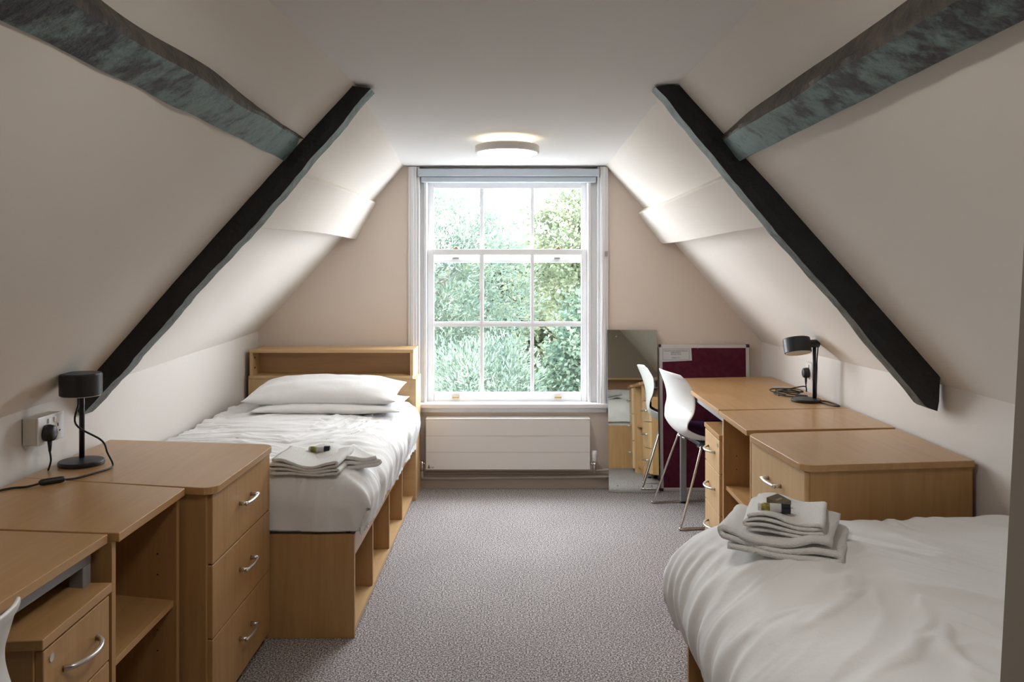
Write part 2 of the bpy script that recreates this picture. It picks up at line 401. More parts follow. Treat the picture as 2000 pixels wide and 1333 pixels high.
for x in (-.355, .290):
    MB().box(x-.022, x+.022, 5.120, 5.140, .545, .562).build('sash_lift', M['brass'], lower, bevel=.004)
    mb = MB(); mb.box(x-.018, x+.018, 5.140, 5.165, 1.487, 1.494); mb.box(x-.006, x+.012, 5.145, 5.160, 1.494, 1.503)
    mb.build('sash_catch', M['brass'], lower, bevel=.002)
    MB().box(x-.022, x+.016, 5.172, 5.186, 1.425, 1.437).build('sash_fastener', M['steel'], upper, bevel=.002)
# roller blind, wound up
bl = thing('roller_blind', (-.02, 5.05, 1.9), 'pale blue roller blind wound up at the head of the window', 'blind')
mb = MB(); mb.box(-.582, .540, 5.035, 5.10, 1.936, 1.982); mb.build('cassette', M['blind'], bl, bevel=.006)
mb = MB(); mb.box(-.565, .524, 5.055, 5.095, 1.900, 1.936); mb.build('fabric_roll', M['blind'], bl, bevel=.008)
for x in (-.586, .540): MB().box(x, x+.004, 5.04, 5.09, 1.93, 1.985).build('end_bracket', M['rad_line'], bl)
mb = MB(); mb.tube([(.552, 5.03, 1.93), (.556, 5.028, 1.2), (.554, 5.03, .62)], .0022, 6); mb.tube([(.560, 5.03, 1.93), (.563, 5.028, 1.2), (.554, 5.03, .62)], .0022, 6)
mb.build('pull_chain', M['white'], bl)
mb = MB(); mb.box(.572, .590, 5.024, 5.037, 1.44, 1.47); mb.lathe((.581, 5.024, 1.447), [(.003, -.003), (.003, .003)], 8)
tag(mb.build('chain_cleat', M['steel']), 'small cleat for the blind chain on the window frame edge', 'hook')

# ------------------------------------------------------------------ timbers
def rafter(name, contact, inner, label):
    sg = -1 if contact[0][0] < 0 else 1
    def resample(pl, n):
        P = [Vector((a, b)) for a, b in pl]; d = [0]
        for a, b in zip(P, P[1:]): d.append(d[-1]+(b-a).length)
        out = []
        for i in range(n+1):
            s = d[-1]*i/n
            for q in range(len(P)-1):
                if s <= d[q+1]+1e-9:
                    out.append(P[q].lerp(P[q+1], (s-d[q])/(d[q+1]-d[q]))); break
        return out
    n = 90; C = resample(contact, n); I = resample(inner, n); mb = MB(); ring = 10
    yn, yf = 2.868, 2.962; vs = []
    for i in range(n+1):
        c, q = C[i], I[i]
        c = c+(c-q).normalized()*.03
        wb = .005*N(q.x*9, q.y*9, 3+sg)+.003*N(q.x*25, q.y*25, 1)
        q = q+(q-c).normalized()*wb
        yq = yf-.01+.012*N(q.x*7, q.y*7, 8)
        pts = [(c.x, yn, c.y)]
        for t in (.35, .7, 1.0):
            p = c.lerp(q, t); pts.append((p.x, yn+(.004*N(p.x*14, p.y*14, 2) if t < 1 else .006), p.y))
        pts += [(q.x, yn+.05, q.y), (q.x, yq, q.y)]
        p = c.lerp(q, .5); pts += [(p.x, yf, p.y), (c.x, yf, c.y)]
        vs += pts
    m = 8
    for i in range(n):
        for j in range(m):
            mb.cur = 1 if j in (3, 4) else 0
            mb.add([], []); mb.f.append((i*m+j, (i+1)*m+j, (i+1)*m+(j+1)%m, i*m+(j+1)%m)); mb.m.append(mb.cur)
    mb.v = vs; mb.f += [tuple(range(m)), tuple(range(n*m, n*m+m))]; mb.m += [0, 0]
    return tag(mb.build(name, [M['beam_backlit'], M['beam_window_lit']]), label, 'beam', 'black rafters on the sloping walls')
rafter('roof_rafter', [(-.545, 1.99), (-.730, 1.804), (-.811, 1.727), (-.903, 1.62), (-1.129, 1.361), (-1.388, 1.061), (-1.466, .973), (-1.545, .87)],
       [(-.498, 1.985), (-.735, 1.703), (-.905, 1.505), (-1.065, 1.335), (-1.275, 1.10), (-1.375, .977), (-1.520, .832)],
       'black rafter on the sloping wall beside the window-side bed, foot behind a black lamp')
rafter('roof_rafter.001', [(.595, 1.995), (.818, 1.734), (1.0, 1.53), (1.233, 1.258), (1.363, 1.112), (1.505, .935)],
       [(.508, 1.99), (.757, 1.689), (.918, 1.492), (1.130, 1.258), (1.244, 1.117), (1.46, .861), (1.500, .845)],
       'black rafter on the sloping wall above the long desk with the upright lamp')
def purlin(name, sg, label):
    n = 110; mb = MB(); vs = []; m = 12
    for i in range(n+1):
        y = .48+(2.866-.48)*i/n; t = i/n
        s0 = 1+.08*(1-t)
        ridge_x = .710+.012*(1-t)+.006*N(y*3, sg, 1); ridge_z = 1.784-.020*(1-t)+.008*N(y*3, sg, 5)
        if i > n-30: ridge_z += .018*((i-n+30)/30)**1.5; ridge_x += .030*((i-n+30)/30)**1.5
        up_x = .735-.010*(1-t)**1.2-.010*N(y*2.2, sg, 7); up_z = 1.800+.012*(1-t)+.010*N(y*2.4, sg, 9)
        lo_x = .800+.004*N(y*6, sg, 3); lo_z = 1.728+.004*N(y*6, sg, 4)
        base = [(.87, 1.76), (lo_x, lo_z), None, None, None, (ridge_x, ridge_z), None, None, (up_x, up_z+.012), (up_x+.02, up_z+.06), (.80, 1.90), (.9, 1.84)]
        for a, b, c in ((2, 1, 5), (3, 1, 5), (4, 1, 5)):
            f = (a-1)/4; p = lerp(base[1], base[5], f); bb = .001*math.sin(PI*f)+.004*N(y*11, f*7, sg)
            base[a] = (p[0]-bb*.7, p[1]-bb*.7)
        for a in (6, 7):
            f = (a-5)/3; p = lerp(base[5], base[8], f); base[a] = (p[0]-.004-.006*N(y*9, f*5, sg), p[1]+.003*N(y*13, f, sg))
        vs += [(sg*x, y, z) for x, z in base]
    mb.v = vs
    for i in range(n):
        for j in range(m):
            mb.f.append((i*m+j, (i+1)*m+j, (i+1)*m+(j+1)%m, i*m+(j+1)%m)); mb.m.append(0 if j < 5 else 1)
    mb.f += [tuple(range(m)), tuple(range(n*m, n*m+m))]; mb.m += [0, 0]
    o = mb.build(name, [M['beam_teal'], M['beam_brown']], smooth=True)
    q = o.modifiers.new('e', 'EDGE_SPLIT'); q.split_angle = .5
    return tag(o, label, 'beam', 'teal purlins running towards the doorway')
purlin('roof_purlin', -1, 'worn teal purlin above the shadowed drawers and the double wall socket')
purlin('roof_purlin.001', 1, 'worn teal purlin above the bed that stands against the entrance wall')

# ------------------------------------------------------------------ ceiling lamps
def ceiling_lamp(x, y, label):
    t = thing('ceiling_lamp', (x, y, 1.925), label, 'ceiling lamp', 'round ceiling lamps')
    MB().lathe((x, y, 1.925), [(.123, .040), (.123, .075)], 48).build('mounting_base', M['halo'], t, smooth=False)
    MB().lathe((x, y, 1.925), [(.150, .000), (.158, .003), (.158, .034), (.150, .040), (.10, .040)], 56).build('rim', M['lamp_rim'], t, smooth=False)
    MB().lathe((x, y, 1.925), [(.06, -.006), (.12, -.005), (.146, -.001), (.150, .001)], 56).build('diffuser', M['diffuser'], t, smooth=False)
    return t
ceiling_lamp(-.024, 4.02, 'round white ceiling lamp, lit, just in front of the window head')
ceiling_lamp(.02, 1.50, 'round white ceiling lamp, lit, just above the top edge of the picture, near the doorway')

# ------------------------------------------------------------------ frames for the fitted units
class Fr:
    """a unit's plan: near-front, far-front, near-back, far-back corners; a = metres from its near end, d = metres behind its front"""
    def __init__(s, nf, ff, nb, fb):
        s.nf, s.ff, s.nb, s.fb = map(Vector, (nf, ff, nb, fb)); s.L = (s.ff-s.nf).length; s.D = (s.nb-s.nf).length
    def p(s, a, d):
        u = a/s.L; v = d/s.D
        q = s.nf.lerp(s.ff, u).lerp(s.nb.lerp(s.fb, u), v); return (q.x, q.y)
    def box(s, mb, a0, a1, d0, d1, z0, z1):
        c = [s.p(a0, d0), s.p(a1, d0), s.p(a1, d1), s.p(a0, d1)]
        return mb.hexa([(x, y, z0) for x, y in c], [(x, y, z1) for x, y in c])
    def base(s):
        x, y = s.p(s.L/2, s.D/2); return (x, y, 0)
def bow_handle(fr, a, z, L=.14, r=.005, out=.030, parent=None, name='handle'):
    pts = []
    for i in range(13):
        t = i/12; q = math.sin(PI*t)**.55 if 0 < t < 1 else 0
        x, y = fr.p(a-L/2+L*t, -out*q-.001); pts.append((x, y, z))
    mb = MB(); mb.tube(pts, [r*(1.25 if i in (0, 12) else 1) for i in range(13)], 10)
    return mb.build(name, M['steel'], parent, smooth=True)
def bar_handle(fr, a, z, L=.13, parent=None):
    mb = MB()
    e0, e1 = fr.p(a-L/2, -.026), fr.p(a+L/2, -.026)
    pts = []
    for i in range(9):
        t = i/8; x, y = fr.p(a-L/2+L*t, -.024-.006*math.sin(PI*t)); pts.append((x, y, z))
    mb.tube(pts, .0055, 10)
    for aa in (a-L/2+.008, a+L/2-.008):
        x0, y0 = fr.p(aa, -.026); x1, y1 = fr.p(aa, .001); mb.tube([(x0, y0, z), (x1, y1, z)], [.006, .008], 10)
    return mb.build('handle', M['steel'], parent, smooth=True)

def chest(fr, top, label, mt, ft=None):
    O = thing('chest_of_drawers', fr.base(), label, 'chest of drawers', 'three-drawer oak chests')
    L, D = fr.L, fr.D; mb = MB()
    fr.box(mb, 0, .018, .0, D, 0, top-.022); fr.box(mb, L-.018, L, .0, D, 0, top-.022)
    fr.box(mb, .018, L-.018, D-.012, D-.002, .02, top-.022); fr.box(mb, .018, L-.018, .02, D-.012, .03, .045)
    fr.box(mb, .018, L-.018, .022, .04, 0, .05)
    mb.build('carcass', mt[0], O, bevel=.001)
    # top with clipped front corners
    a0, a1, d0, d1 = -.012, L+.012, -.030, D
    loc = [(a0, d1), (a1, d1)]
    r = .045
    for cx, cd, s in ((a1-r, d0+r, 1), (a0+r, d0+r, -1)):
        rng = range(0, 7)
        for i in rng:
            q = PI/2*i/6
            if s > 0: loc.append((cx+r*math.cos(q), cd-r*math.sin(q)))
            else: loc.append((cx-r*math.sin(q), cd-r*math.cos(q)))
    ft = ft or fr
    mb = MB(); mb.prism([ft.p(*q) for q in loc], top-.022, top); mb.build('top', mt[1], O, bevel=.002)
    zs = [(.035, .258), (.262, .476), (.480, top-.026)]
    for z0, z1 in zs:
        mb = MB(); fr.box(mb, .012, L-.004, -.016, .002, z0, z1); fr.box(mb, .03, L-.03, .002, D-.05, z0+.02, z1-.04)
        d = mb.build('drawer', mt[2], O, bevel=.0025)
        h = bar_handle(Fr(fr.p(0, -.016), fr.p(L, -.016), fr.p(0, D), fr.p(L, D)), L*.53, (z0+z1)/2+.01, .13, d)
    return O
def shelf_unit(fr, top, label, mt, zs=.39):
    O = thing('shelf_unit', fr.base(), label, 'shelf unit', 'open oak shelf units between desk and drawers')
    L, D = fr.L, fr.D
    for a in (0, L-.020):
        mb = MB(); fr.box(mb, a, a+.020, .0, D, 0, top-.022); mb.build('side_panel', mt[0], O, bevel=.001)
    mb = MB(); fr.box(mb, .020, L-.020, D-.014, D-.004, .02, top-.022); mb.build('back_panel', mt[0], O)
    mb = MB(); fr.box(mb, .020, L-.020, .01, D-.014, zs-.018, zs); mb.build('shelf', mt[1], O, bevel=.001)
    mb = MB(); fr.box(mb, .020, L-.020, .01, D-.014, .05, .068); fr.box(mb, .02, L-.02, .03, .045, 0, .05); mb.build('base_shelf', mt[1], O, bevel=.001)
    mb = MB(); fr.box(mb, .001, L-.001, -.018, D, top-.022, top); mb.build('top', mt[1], O, bevel=.002)
    mb = MB()
    for z in (.24, .30, .46, .52):
        for a in (.0205, L-.0205):
            for d in (.06, D-.1):
                x, y = fr.p(a, d); mb.box(x-.002, x+.002, y-.0006, y+.0006, z-.002, z+.002)
    mb.build('peg_holes', M['hole'], O)['kind'] = 'stuff'
    return O
def desk(fr, top, label, mt):
    O = thing('desk', fr.base(), label, 'desk', 'oak desks on grey steel frames')
    L, D = fr.L, fr.D; mb = MB()
    fr.box(mb, .001, L-.001, -.018, D, top-.022, top); mb.build('desktop', mt[1], O, bevel=.002)
    mb = MB(); fr.box(mb, .02, L-.02, .012, .042, top-.062, top-.022); fr.box(mb, .02, L-.02, D-.06, D-.03, top-.062, top-.022)
    fr.box(mb, .02, .05, .042, D-.06, top-.062, top-.022); fr.box(mb, L-.05, L-.02, .042, D-.06, top-.062, top-.022)
    mb.build('frame', M['greymetal'], O, bevel=.002)
    for a in (.02, L-.055):
        for d in (.012, D-.065):
            mb = MB(); fr.box(mb, a, a+.035, d, d+.035, .012, top-.062); lg = mb.build('leg', M['greymetal'], O, bevel=.003)
            x, y = fr.p(a+.0175, d+.0175); MB().lathe((x, y, 0), [(.014, 0), (.014, .013)], 14).build('foot', M['black'], lg)
    return O
def pedestal(fr, label, mt, htype=0):
    O = thing('desk_pedestal', fr.base(), label, 'drawer pedestal', 'three-drawer pedestals under the desks')
    L, D = fr.L, fr.D; T = .60; mb = MB()
    fr.box(mb, 0, .018, .0, D, .045, T-.022); fr.box(mb, L-.018, L, .0, D, .045, T-.022)
    fr.box(mb, .018, L-.018, D-.012, D, .045, T-.022); fr.box(mb, .018, L-.018, .0, D, .045, .06)
    mb.build('carcass', mt[0], O, bevel=.001)
    mb = MB(); fr.box(mb, -.003, L+.003, -.020, D, T-.022, T); mb.build('top', mt[1], O, bevel=.002)
    fz = Fr(fr.p(0, -.017), fr.p(L, -.017), fr.p(0, D), fr.p(L, D))
    for z0, z1 in ((.05, .228), (.232, .418), (.422, .572)):
        mb = MB(); fr.box(mb, .006, L-.006, -.017, .0, z0, z1); fr.box(mb, .03, L-.03, .0, D-.05, z0+.02, z1-.03)
        d = mb.build('drawer', mt[2], O, bevel=.002)
        bow_handle(fz, L*.52, (z0+z1)/2+.005, .15, .0055, .034, d)
    x, y = fr.p(.035, -.019)
    mb = MB(); x1, y1 = fr.p(.035, -.012); mb.tube([(x, y, .548), (x1, y1, .548)], .009, 16); mb.build('lock', M['steel'], O)
    for a in (.05, L-.05):
        for d_ in (.06, D-.06):
            x, y = fr.p(a, d_); MB().tube([(x-.012, y, .022), (x+.012, y, .022)], .022, 16).build('castor', M['black'], O)
    return O
OAK = (M['oak_z'], M['oak_y'], M['oak_z']); OAKR = (M['oak_z'], M['oak_y'], M['beech_z'])
ZL, ZR = .71, .72
fLc = Fr((-.890, 2.372), (-.893, 2.955), (-1.487, 2.490), (-1.503, 2.960))
fLt = Fr((-.890, 2.372), (-.893, 2.955), (-1.487, 2.490), (-1.503, 3.040))
fLs = Fr((-.957, 1.950), (-.965, 2.365), (-1.470, 2.005), (-1.487, 2.480))
fLd = Fr((-.985, .74), (-.982, 1.945), (-1.45, .76), (-1.470, 1.995))
fLp = Fr((-.955, 1.625), (-.965, 1.925), (-1.40, 1.585), (-1.40, 1.925))
chest(fLc, ZL, 'oak three-drawer chest in front of the window-side bed, rounded top corner', OAK, fLt)
shelf_unit(fLs, ZL, 'open oak shelf unit in shadow beside the chest near the camera', OAK)
desk(fLd, ZL, 'oak desk close to the camera, black lamp cable running over towards it', OAK)
pedestal(fLp, 'oak drawer pedestal with lock and curved steel handles, close to the camera', OAK)
fRc = Fr((.955, 2.605), (.928, 3.110), (1.512, 2.675), (1.520, 3.195))
fRs = Fr((.932, 3.178), (.940, 3.640), (1.522, 3.235), (1.528, 3.700))
fRd = Fr((.945, 3.660), (.965, 4.765), (1.528, 3.705), (1.542, 4.850))
fRp = Fr((.955, 3.685), (.968, 4.020), (1.42, 3.72), (1.43, 4.055))
chest(fRc, ZR, 'oak three-drawer chest between the entrance-side bed and the long desk', OAKR)
shelf_unit(fRs, ZR, 'open oak shelf unit between chest and pedestal, towel bed in front', OAKR)
desk(fRd, ZR, 'long oak desk against the noticeboard, with upright black lamp on it', OAKR)
pedestal(fRp, 'pale oak drawer pedestal beside the white chair at the far desk', OAKR)

# ------------------------------------------------------------------ beds
def bed(x0, x1, yfoot, yhead, label, hx=(0, 0)):
    """yfoot = outer face of the foot panel, yhead = wall end; slats of storage open to the aisle (x1 is the aisle side)"""
    s = 1 if yhead > yfoot else -1; a = 1 if x1 > x0 else -1
    O = thing('bed', ((x0+x1)/2, (yfoot+yhead)/2, 0), label, 'bed', 'single oak beds with storage under')
    def B(mb, xa, xb, ya, yb, z0, z1): mb.box(min(xa, xb), max(xa, xb), min(ya, yb), max(ya, yb), z0, z1)
    yh = yhead-s*.27
    mb = MB(); B(mb, x0, x1, yfoot, yfoot+s*.020, 0, .380); mb.build('foot_panel', M['oak_z'], O, bevel=.0015)
    mb = MB(); B(mb, x1-a*.020, x1, yfoot+s*.020, yh, .300, .380); mb.build('side_rail', M['oak_y'], O, bevel=.0015)
    mb = MB(); B(mb, x0, x0+a*.02, yfoot+s*.020, yh, .0, .380); mb.build('side_panel', M['oak_y'], O, bevel=.0015)
    mb = MB(); B(mb, x0+a*.02, x1-a*.004, yfoot+s*.020, yh, .012, .030); B(mb, x1-a*.03, x1-a*.012, yfoot+s*.02, yh, 0, .012); mb.build('storage_floor', M['beech_y'], O)
    mb = MB(); B(mb, x0+a*.02, x1-a*.02, yfoot+s*.02, yh, .335, .350); mb.build('bed_board', M['oak_y'], O)
    mb = MB(); B(mb, x1-a*.50, x1-a*.485, yfoot+s*.02, yh, .030, .335); mb.build('storage_back', M['oak_y'], O)
    for i in range(1, 4):
        y = yfoot+s*(.02+.455*i-.05)
        mb = MB(); B(mb, x1-a*.485, x1-a*.006, y, y+s*.018, .030, .300); mb.build('divider', M['oak_z'], O, bevel=.001)
    # head unit: lower cabinet with a ledge and an open-fronted shelf box
    X0, X1 = x0, x1+a*.012
    mb = MB(); B(mb, X0, X1, yh, yh+s*.02, .0, .715); mb.build('head_panel', M['beech_x'], O, bevel=.0015)
    mb = MB(); B(mb, X1-a*.018, X1, yh+s*.02, yhead-s*.01, 0, .715); mb.build('head_side', M['beech_z'], O, bevel=.0015)
    mb = MB(); B(mb, X0, X0+a*.018, yh+s*.02, yhead-s*.01, 0, .715); mb.build('head_side', M['beech_z'], O, bevel=.0015)
    mb = MB(); B(mb, X0+a*.002, X1-a*.018, yh-s*.004, yhead-s*.01, .715, .733); mb.build('ledge', M['beech_x'], O, bevel=.002)
    mb = MB(); B(mb, X0+a*.002, X1-a*.016, yh+s*.01, yhead-s*.01, .866, .886); mb.build('head_top', M['beech_x'], O, bevel=.002)
    mb = MB(); B(mb, X0+a*.004, X0+a*.022, yh+s*.012, yhead-s*.01, .733, .866); mb.build('shelf_side', M['beech_z'], O)
    mb = MB(); B(mb, X1-a*.036, X1-a*.018, yh+s*.012, yhead-s*.01, .733, .866); mb.build('shelf_side', M['beech_z'], O)
    mb = MB(); B(mb, X0+a*.022, X1-a*.036, yh+s*.15, yh+s*.165, .733, .866); mb.build('shelf_back', M['oak_x'], O)
    for z in (.775, .835):
        xx = X0+a*.0225; yy = yh+s*.05
        MB().tube([(xx, yy, z), (xx+a*.002, yy, z)], .006, 12).build('screw_cap', M['hole'], O)
    return O
bed(-1.545, -.575, 2.972, 5.045, 'oak bed below the window, with pillows and a towel stack')
bed(1.50, .545, 2.535, .478, 'oak bed against the entrance wall, covered by a duvet with towels and toiletries')
def mattress(x0, x1, y0, y1, label):
    mb = MB(); mb.box(x0, x1, y0, y1, .351, .54)
    return tag(mb.build('mattress', M['linen'], bevel=.03), label, 'mattress', 'mattresses under the duvets')
mattress(-1.52, -.60, 3.00, 4.76, 'white mattress under the duvet of the window-side bed')
mattress(.575, 1.48, .76, 2.50, 'white mattress under the duvet of the entrance-side bed')

def duvet(name, XY, ztop, over, seed, label, wr):
    """XY=((wall side, aisle side), (head, foot)); over=(aisle at head, aisle at foot, foot) lengths hanging"""
    (xw, xa), (yh, yf) = XY; a = 1 if xa > xw else -1; s = 1 if yf > yh else -1
    W = abs(xa-xw); Ln = abs(yf-yh); eh, et, ef = over
    def hang(d, out, r):      # d = arclength past the edge; returns horizontal offset from edge, drop
        if d <= -r: return d, 0.
        q = (d+r)/r
        if q < PI/2: return -r+(r+out)*math.sin(q), r*(1-math.cos(q))
        e = (d+r)-r*PI/2
        return out-.45*out*min(e/.12, 1)**1.5, r+e
    nu, nv = wr.get('res', (190, 300))
    def fn(u, v):
        rx, ry = wr['rx'], wr['ry']
        ex0 = eh+(et-eh)*v
        p = u*(W+ex0); q = v*(Ln+ef)
        ex = max(0, p-W+.0)/ex0; ey = max(0, q-Ln)/ef      # rounded cloth corner
        h_ = math.hypot(ex, ey)
        if h_ > 1:
            p = W+(p-W)/h_; q = Ln+(q-Ln)/h_
        dx, zx = hang(p-W, wr['outx'], rx); dy, zy = hang(q-Ln, wr['outy'], ry)
        z = ztop-max(zx, zy)-wr.get('corner', .15)*min(zx, zy)
        x = xa+a*dx; y = yf+s*dy
        kx = min(zx/.1, 1); ky = min(zy/.1, 1)
        c = min(kx, ky)
        x += a*wr.get('tip', .02)*c*(1-min(ex, 1)); y += s*.008*c
        top = (1-kx)*(1-ky); ang = wr['ang']+.5*noise.noise(Vector((x*.8, y*.8, seed+50)))
        if p > W-.35: ang += wr.get('turn', .6)*min(1, (p-W+.35)/.35)
        ca, sa = math.cos(ang), math.sin(ang)
        g = (x*ca+y*sa); h = (-x*sa+y*ca)
        wv = noise.noise(Vector((g*1.8, h*7, seed)))
        w2 = noise.noise(Vector((g*3+5, h*19+2*wv, seed+3)))
        r1 = max(0, 1-abs(noise.noise(Vector((g*1.5+2, h*6+wv, seed+9))))*3.2)**2
        r2 = max(0, 1-abs(noise.noise(Vector((g*2.6+7, h*13+wv, seed+19))))*3.0)**2
        soft = noise.noise(Vector((x*2.2, y*2.2, seed+20)))
        patch = .5+.9*max(0, noise.noise(Vector((x*1.7, y*1.7, seed+70)))+.35)
        z += (.25+.75*top)*(.008*wv+.0035*w2*patch+.009*r1*patch+.0055*r2*patch+.012*soft)*wr['amp']
        f = .012*noise.noise(Vector((y*8, z*2, seed+5)))+.009*max(0, 1-3*abs(noise.noise(Vector((y*10, z*3, seed+15)))))
        x += a*kx*(1-ky*.5)*f*1.2
        g2 = .010*noise.noise(Vector((x*6, z*3, seed+6)))+.007*max(0, 1-3*abs(noise.noise(Vector((x*7, z*5, seed+2)))))
        y += s*ky*g2
        z += (1-ky)*math.exp(-((p-W+.05)/.12)**2)*.010*noise.noise(Vector((y*11, x*3, seed+31)))*wr['amp']
        if kx > .3: z += .012*N(y*5, seed, 4)*kx*ex
        if ky > .3: z += .008*N(x*5, seed, 9)*ky*ey
        z += .018*math.sin(PI*min(p/W, 1))*math.sin(PI*min(max(q/Ln, 0), 1))
        return (x, y, z)
    mb = MB(); mb.grid(nu, nv, fn)
    o = mb.build(name, M['linen'], smooth=True, solid=(.012, -1), flip=False)
    return tag(o, label, 'duvet', 'white duvets on the beds')
duvet('duvet', ((-1.53, -.605), (4.745, 2.990)), .580, (.22, .150, .145), 2.0, 'white duvet on the window-side bed, hanging over its aisle side',
      dict(outx=.060, outy=.012, rx=.10, ry=.10, ang=.12, amp=1.0, turn=-.7, corner=.0))
duvet('duvet.001', ((1.49, .565), (.80, 2.510)), .580, (.26, .24, .13), 7.0, 'large white duvet on the entrance-side bed, corner drooping to the aisle',
      dict(outx=.070, outy=.03, rx=.215, ry=.09, ang=-.9, amp=1.35, turn=.5, corner=.45, tip=.03))
def pillow(cx, cy, cz, L, W, H, rot, tilt, seed, label, name='pillow'):
    mb = MB(); n = 44; m = 32
    Rm = Matrix.Rotation(rot, 3, 'Z') @ Matrix.Rotation(tilt, 3, 'X')
    def side(sgn):
        def fn(u, v):
            x = 2*u-1; y = 2*v-1
            e = max(0, (1-abs(x)**2.6))**.55*max(0, (1-abs(y)**2.4))**.55
            px = x*L/2*(1-.035*(1-abs(y)**2)*abs(x)**3); py = y*W/2*(1-.06*(1-abs(x)**2)*abs(y)**3)
            cr = .006*noise.noise(Vector((px*7, py*13, seed)))+.004*noise.noise(Vector((px*18, py*9, seed+4)))
            z = sgn*H/2*e*(1.0 if sgn > 0 else .75)+cr*min(e*3, 1)
            if abs(x) > .999 or abs(y) > .999: z = cr*0
            return Vector((px, py, z))
        return fn
    for sgn in (1, -1):
        f = side(sgn); mb.grid(n, m, lambda u, v: Vector((cx, cy, cz))+Rm @ f(u, v))
    o = mb.build(name, M['linen'], smooth=True)
    import bmesh
    bm = bmesh.new(); bm.from_mesh(o.data); bmesh.ops.remove_doubles(bm, verts=bm.verts, dist=.0004); bmesh.ops.recalc_face_normals(bm, faces=bm.faces); bm.to_mesh(o.data); bm.free()
    return tag(o, label, 'pillow', 'white pillows')
pillow(-.960, 4.37, .632, .77, .45, .085, .01, .03, 3, 'flatter white pillow lying underneath on the window-side bed')
pillow(-1.000, 4.42, .692, .80, .45, .160, -.01, .10, 11, 'plump white pillow on top at the head of the window-side bed')
pillow(1.02, 1.02, .665, .74, .44, .15, .02, -.15, 17, 'white pillow at the head of the entrance-side bed, seen only in the mirror')

# ------------------------------------------------------------------ towels and toiletries
def towel(cx, cy, cz, W, D, layers, th, rot, seed, label, sag=0., lean=0.):
    """terry towel folded in layers: the serpentine of the cloth shows on the front"""
    path = []; gap = th
    for i in range(layers):
        z = gap*(i+.5); l = (-W/2+.02 if i % 2 == 0 else W/2-.02); rr = (W/2-.02 if i % 2 == 0 else -W/2+.02)
        for j in range(17): path.append((l+(rr-l)*j/16, z))
        if i < layers-1:
            sgn = 1 if rr > 0 else -1
            for j in range(1, 6):
                q = -PI/2+PI*j/6; path.append((rr+sgn*gap*.9*math.cos(q), z+gap/2+gap/2*math.sin(q)))
    K = len(path)-1; nd = 18; ca, sa = math.cos(rot), math.sin(rot); H = layers*gap
    def fn(u, v):
        x, z = path[min(int(round(u*K)), K)]
        y = (v-.5)*D
        k = z/H
        z += (.35*gap*noise.noise(Vector((x*11+seed, z*30, y*3)))+.8*gap*noise.noise(Vector((x*8+seed, 1, y*2)))*k)
        z += .012*k*math.sin((x/W+.5)*PI*2.3+seed)
        y += .006*noise.noise(Vector((x*9, z*60, seed)))*(2 if v in (0, 1) else 1)
        x += .008*noise.noise(Vector((y*8, z*60, seed+4)))+lean*y
        z += sag*(v-.5)
        z = max(z, gap*.3)
        return (cx+ca*x-sa*y, cy+sa*x+ca*y, cz+z)
    mb = MB(); mb.grid(K, nd, fn)
    o = mb.build('folded_towel', M['towel'], smooth=True, solid=(gap*.72, 0), flip=False)
    return tag(o, label, 'towel', 'folded white towels on the beds')
towel(-.675, 3.215, .578, .24, .24, 3, .019, .55, 5, 'rolled-over white towel poking out at the aisle side of the stack on the window-side bed')
towel(-.765, 3.11, .587, .28, .23, 4, .0125, -.04, 1, 'folded white towel lying on top on the window-side bed')
towel(.735, 2.195, .600, .30, .24, 3, .020, -.44, 8, 'larger folded white towel, bottom of the stack on the entrance-side bed')
towel(.745, 2.215, .652, .215, .235, 4, .011, -.40, 12, 'smaller folded white towel, top of the stack under the bottle')
def bottle(c, rot, label):
    t = thing('toiletry_bottle', c, label, 'bottle', 'small toiletry bottles on the towels')
    d = Vector((math.cos(rot), math.sin(rot), 0)); C = Vector(c)+Vector((0, 0, .0125))
    mb = MB(); mb.tube([C-d*.042, C-d*.040, C+d*.016, C+d*.018], [.009, .012, .012, .010], 18); mb.build('body', M['paper'], t, smooth=True)
    mb = MB(); mb.tube([C-d*.034, C-d*.012], [.01225, .01225], 18); mb.build('label', M['olive'], t, smooth=True)
    mb = MB(); mb.tube([C+d*.018, C+d*.040], .0135, 18); mb.build('cap', M['navy'], t, smooth=False)
def soap(c, rot, label, s=1.):
    t = thing('soap_box', c, label, 'soap box', 'small soap boxes on the towels')
    def q(x, y, z):
        return (c[0]+s*(x*math.cos(rot)-y*math.sin(rot)), c[1]+s*(x*math.sin(rot)+y*math.cos(rot)), c[2]+s*z)
    mb = MB(); mb.hexa([q(-.03,-.02,0), q(.03,-.02,0), q(.03,.02,.010), q(-.03,.02,.010)], [q(-.03,-.02,.012), q(.03,-.02,.012), q(.03,.02,.024), q(-.03,.02,.024)])
    mb.build('carton', M['soapbox'], t, bevel=.001)
    mb = MB(); mb.add([q(-.016,-.004,.0172), q(.012,-.004,.0172), q(.012,.002,.0190), q(-.016,.002,.0190)], [(0,1,2,3)]); mb.build('print', M['gold'], t, flip=False)
bottle((.692, 2.150, .700), -.22, 'white toiletry bottle with olive label and dark cap on the entrance-side towels')
soap((.722, 2.205, .703), .75, 'olive-brown soap box lying on the towels beside the dark-capped bottle')
bottle((-.755, 3.20, .6285), .05, 'small bottle with dark cap on the towels of the window-side bed')

